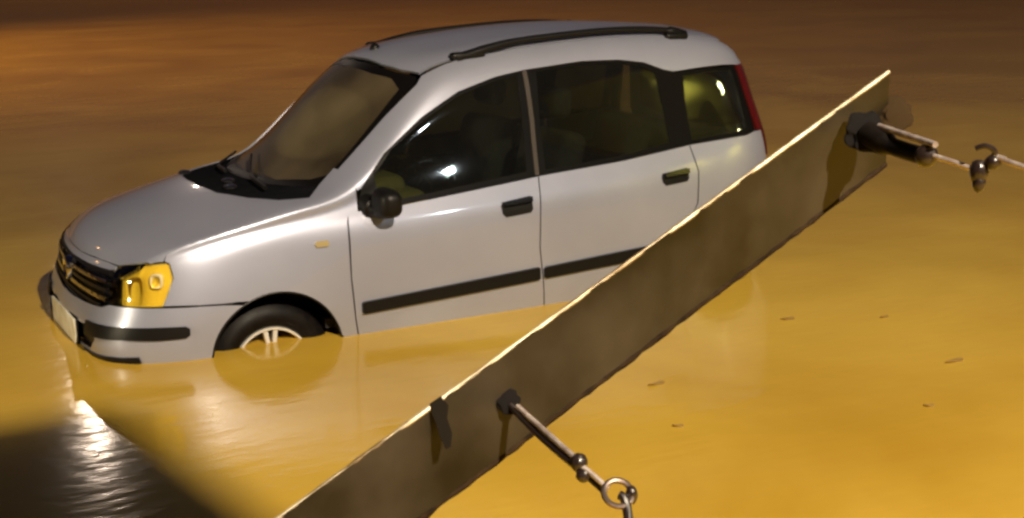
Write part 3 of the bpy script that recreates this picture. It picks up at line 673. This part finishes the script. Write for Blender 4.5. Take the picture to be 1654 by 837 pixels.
# ------------------------------------------------------------------ steel bar in the foreground
STEEL = mat('weathered_steel', (.07, .05, .04), .6, .0, spec=.3)
add_noise(STEEL, 7, cola=(.005, .004, .003), colb=(.036, .028, .019), detail=8, rough=(.2, .6), lo=.34, hi=.68, bump=.2, dist=.004)
RUST = mat('rusty_edge', (.05, .02, .01), .9, spec=.05); add_noise(RUST, 60, bump=.8, cola=(.012, .007, .004), colb=(.028, .017, .009), dist=.004)
EDGE = mat('lit_edge', (.62, .55, .42), .32, .6); add_noise(EDGE, 18, cola=(.16, .11, .055), colb=(.66, .58, .42), rough=(.25, .55))
DMET = mat('dark_polished_rod', (.015, .009, .008), .32, 0, .5, .2, spec=.5)
RODLIT = mat('lit_rod', (.62, .50, .46), .26, .6); add_noise(RODLIT, 80, cola=(.38, .30, .27), colb=(.62, .54, .50))  # pale tone carries the highlight on rods and wires
WASHER = mat('washer_rubber', (.006, .005, .005), .9, spec=.1)
WIREM = mat('wire', (.30, .23, .20), .3, .9)
BAR = thing('steel_bar', 'long flat weathered steel bar slanting across the foreground before the car', 'steel bar', (at(940, 480, 1.65)))
a0, a1 = at(450, 837, 1.5), at(1437, 115, 1.8); c0, c1 = at(680, 837, 1.585), at(1431, 264, 1.875)
dirn = (a1 - a0).normalized(); A0 = a0 - (a1 - a0) * .75; C0 = c0 - (c1 - c0) * 1.2
A1 = a1; C1 = c1; nv = dirn.cross(C0 - A0).normalized()
if nv.dot(CAM - a0) < 0: nv = -nv
nseg = 120; bm = bmesh.new(); rows = []
random.seed(9)
top_l = [A0 + (A1 - A0) * (i / nseg) for i in range(nseg + 1)]
j_ = 0
low_l = []
for i in range(nseg + 1):
    j_ = j_ * .7 + random.uniform(-.0007, .0007); low_l.append(C0 + (C1 - C0) * (i / nseg) + (C0 - A0).normalized() * j_)
for a, c in zip(top_l, low_l): rows.append([bm.verts.new(x) for x in (a, c, c - nv * .006, a - nv * .006)])
for i in range(nseg):
    for k in range(4): bm.faces.new((rows[i][k], rows[i][(k + 1) % 4], rows[i + 1][(k + 1) % 4], rows[i + 1][k]))
bm.faces.new(rows[0]); bm.faces.new(rows[-1][::-1])
bmesh.ops.recalc_face_normals(bm, faces=bm.faces)
plate = finish('bar_plate', bm, STEEL, BAR, True, 30)
# bright rim along the top, lamp light put into its colour, rusty rim along the bottom
def rim(name, line, r, M, jag):
    bm = bmesh.new(); pts = []; rr = []; wd = (C0 - A0).normalized()
    for p in line: pts.append(p - nv * .003 + wd * random.uniform(-jag, jag)); rr.append(r * random.uniform(.8, 1.2))
    tube(bm, pts, rr, 8); return finish(name, bm, M, plate)
rim('lit_top_edge', top_l, .0028, EDGE, .00025)
rim('rusted_lower_edge', low_l, .0046, RUST, .0006)
# upright that carries the bar, standing in the water outside the frame
bm = bmesh.new(); f = (A0 + C0) * .5 - nv * .03
tube(bm, [(f.x, f.y, 0), (f.x, f.y, f.z + .06)], .03, 16); finish('upright', bm, STEEL, BAR)
def on_bar(u, v):
    d = (at(u, v, 1.) - CAM); k = (A0 - CAM).dot(nv) / d.dot(nv); return CAM + d * k
bm = bmesh.new(); ol = [(694, 652), (712, 640), (724, 655), (722, 676), (730, 700), (728, 722), (720, 726), (711, 708), (704, 684), (697, 668)]
vs = [bm.verts.new(on_bar(u, v) + nv * .0004) for u, v in ol]; f_ = bm.faces.new(vs); rr_ = bmesh.ops.extrude_face_region(bm, geom=[f_])
bmesh.ops.translate(bm, vec=nv * .001, verts=[g for g in rr_['geom'] if isinstance(g, bmesh.types.BMVert)]); finish('mud_smear', bm, mat('dried_mud', (.007, .005, .003), .9, spec=.1), plate)
def blob(c, r, axis, h, M, name, par, seg=24):
    """a turned rubber washer on AXIS"""
    bm = bmesh.new(); axis = Vector(axis).normalized(); u = axis.orthogonal().normalized(); v = axis.cross(u); rings = []
    for rr, hh in ((r, 0), (r * .98, h * .5), (r * .8, h * .9), (r * .45, h), (.0005, h)):
        rings.append([bm.verts.new(c + axis * hh + (u * math.cos(2 * math.pi * k / seg) + v * math.sin(2 * math.pi * k / seg)) * rr) for k in range(seg)])
    for i in range(4):
        for k in range(seg): bm.faces.new((rings[i][k], rings[i][(k + 1) % seg], rings[i + 1][(k + 1) % seg], rings[i + 1][k]))
    return finish(name, bm, M, par)
def ball(bm, c, r, sc=(1, 1, 1)):
    q = bmesh.ops.create_icosphere(bm, subdivisions=3, radius=r)['verts']
    for v in q: v.co = Vector((v.co.x * sc[0], v.co.y * sc[1], v.co.z * sc[2])) * (1 + random.uniform(-.06, .06)) + c
def torus(bm, c, ax, R, r, n1=28, n2=8):
    ax = Vector(ax).normalized(); u = ax.orthogonal().normalized(); v = ax.cross(u)
    tube(bm, [c + (u * math.cos(2 * math.pi * k / n1) + v * math.sin(2 * math.pi * k / n1)) * R for k in range(n1 + 1)], r, n2, False)
from mathutils import noise
MUDM = mat('caked_mud', (.028, .017, .007), .95, spec=.1)
def lump(c, rad, flat, M):
    """grease and mud caked round a bolt hole"""
    bm = bmesh.new(); q = bmesh.ops.create_icosphere(bm, subdivisions=4, radius=1)['verts']; u = dirn; v = nv.cross(dirn)
    for x in q:
        k = 1 + .45 * noise.noise(x.co * 1.3 + c * 9) + .08 * noise.noise(x.co * 4)
        x.co = c + (u * x.co.x * rad + v * x.co.y * rad * .95) * k + nv * x.co.z * flat
    return finish('grease_patch', bm, M, BAR, True, 170)
# near eye bolt
p0 = at(826, 652, 1.61); p1 = at(935, 748, 1.50)
lump(at(819, 647, 1.612), .0145, .0035, WASHER)
bm = bmesh.new(); tube(bm, [at(836, 657, 1.60), at(930, 741, 1.505)], .0034, 14); eb = finish('eye_bolt', bm, RODLIT, BAR)  # pale tube along the rod's top stands for its highlight
bm = bmesh.new(); tube(bm, smooth_path([at(822, 652, 1.615), at(874, 705, 1.56), p1 + DOWN * .006]), .0046, 12); finish('bolt_dark_tube', bm, DMET, eb)  # dark tube below stands for the same rod's shaded side
bm = bmesh.new(); ball(bm, p1, .0095, (1, 1, 1.15)); ball(bm, at(942, 768, 1.495), .008); finish('bolt_nut', bm, DMET, eb)
# wire and ring tied to it
WT = thing('wire_tie', 'short wire with a ring hanging from the lower bolt of the steel bar', 'wire tie', at(935, 748, 1.49))
bm = bmesh.new(); tube(bm, smooth_path([at(938, 752, 1.495), at(955, 765, 1.49), at(983, 790, 1.48)]), .0030, 10); finish('wire', bm, RODLIT, WT)
bm = bmesh.new(); tube(bm, [at(938, 760, 1.50), at(978, 796, 1.485)], .0035, 10); finish('wire_dark_tube', bm, DMET, WT)  # dark tube gives the wire its shaded underside
bm = bmesh.new(); torus(bm, at(998, 797, 1.475), (.2, .8, .9), .0150, .0034); finish('ring', bm, WIREM, WT)
bm = bmesh.new(); ball(bm, at(1020, 800, 1.478), .008, (.8, .8, 1.3)); finish('knot', bm, DMET, WT)
e = at(1012, 812, 1.472); bm = bmesh.new(); tube(bm, [at(1001, 800, 1.474), at(1007, 803, 1.472), at(1012, 815, 1.470), at(1015, 837, 1.466), at(1018, 870, 1.46), Vector((e.x, e.y + .02, .8)), Vector((e.x, e.y + .02, .0))], .0052, 10); finish('strap', bm, DMET, WT)
# far eye bolt
q0 = at(1416, 206, 1.765); q1 = at(1512, 238, 1.66)
lump(at(1402, 214, 1.775), .030, .006, WASHER)
lump(at(1446, 184, 1.83), .024, .007, MUDM)
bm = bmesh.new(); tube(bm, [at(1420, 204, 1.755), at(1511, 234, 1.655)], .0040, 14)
eb2 = finish('eye_bolt', bm, RODLIT, BAR)  # pale tube laid on as the highlight of this rod
bm = bmesh.new(); tube(bm, smooth_path([at(1400, 215, 1.77), at(1440, 236, 1.735), at(1490, 252, 1.69)]), [.015] * 6 + [.011] * 7, 14); finish('bolt_dark_tube', bm, RUBBER, eb2)
bm = bmesh.new(); ball(bm, at(1496, 252, 1.675), .0135, (1, 1, 1.05)); finish('bolt_nut', bm, DMET, eb2)
WR = thing('wire_tie', 'knotted wire running off to the right from the upper bolt of the steel bar', 'wire tie', at(1515, 240, 1.66))
end = at(1654, 270, 1.60); far = end + (end - at(1615, 257, 1.62)) * 14
bm = bmesh.new(); tube(bm, smooth_path([at(1508, 252, 1.665), at(1540, 262, 1.65), at(1580, 274, 1.635), at(1600, 256, 1.625), at(1625, 258, 1.615), end, far]), .0033, 10); finish('wire', bm, RODLIT, WR)
bm = bmesh.new(); ball(bm, at(1581, 278, 1.635), .0125, (.85, .85, 1.2)); ball(bm, at(1581, 296, 1.635), .0085, (.9, .9, 1.3)); ball(bm, at(1604, 262, 1.625), .009); finish('knot', bm, DMET, WR)
bm = bmesh.new(); tube(bm, smooth_path([at(1604, 262, 1.625), at(1606, 244, 1.62), at(1592, 236, 1.62), at(1576, 240, 1.625)]), .0034, 8); finish('wire_end', bm, DMET, WR)
P2 = thing('wire_post', 'thin steel post holding the end of the wire', 'post', (far.x, far.y, 0))
bm = bmesh.new(); tube(bm, [(far.x, far.y, 0), (far.x, far.y, far.z + .1)], .025, 12); finish('post_shaft', bm, STEEL, P2)

# ------------------------------------------------------------------ bits of debris drifting on the water
LEAFM = mat('wet_leaf', (.30, .18, .04), .7)
def on_water(u, v):
    d = at(u, v, 1.) - CAM; k = (WATER_Z + .004 - CAM.z) / d.z; return CAM + d * k
for i, (u, v, L, lab) in enumerate(((1060, 620, .035, 'small dark leaf floating near the middle of the steel bar'), (1272, 515, .032, 'small dark leaf floating right of the bar, upper of a pair'), (1541, 583, .045, 'dark twig-like leaf floating at the far right'),
                      (1428, 512, .022, 'tiny leaf floating between the bar and the right edge'), (1095, 688, .02, 'tiny leaf floating low in the middle below the bar'), (1500, 655, .02, 'tiny leaf floating in the lower right open water'))):
    c = on_water(u, v); bm = bmesh.new(); a = random.uniform(-.5, .5) + 2.7; vs = []
    for k in range(12):
        th = 2 * math.pi * k / 12; x = math.cos(th) * L; y = math.sin(th) * L * .28 * (1 - .3 * math.cos(th))
        vs.append(bm.verts.new((c.x + x * math.cos(a) - y * math.sin(a), c.y + x * math.sin(a) + y * math.cos(a), c.z + .004 * math.sin(2 * th))))
    f_ = bm.faces.new(vs); r = bmesh.ops.extrude_face_region(bm, geom=[f_]); bmesh.ops.translate(bm, vec=(0, 0, .003), verts=[g for g in r['geom'] if isinstance(g, bmesh.types.BMVert)])
    o = finish('floating_leaf', bm, LEAFM); o['label'] = lab; o['category'] = 'leaf'; o['group'] = 'leaves floating on the flood water'
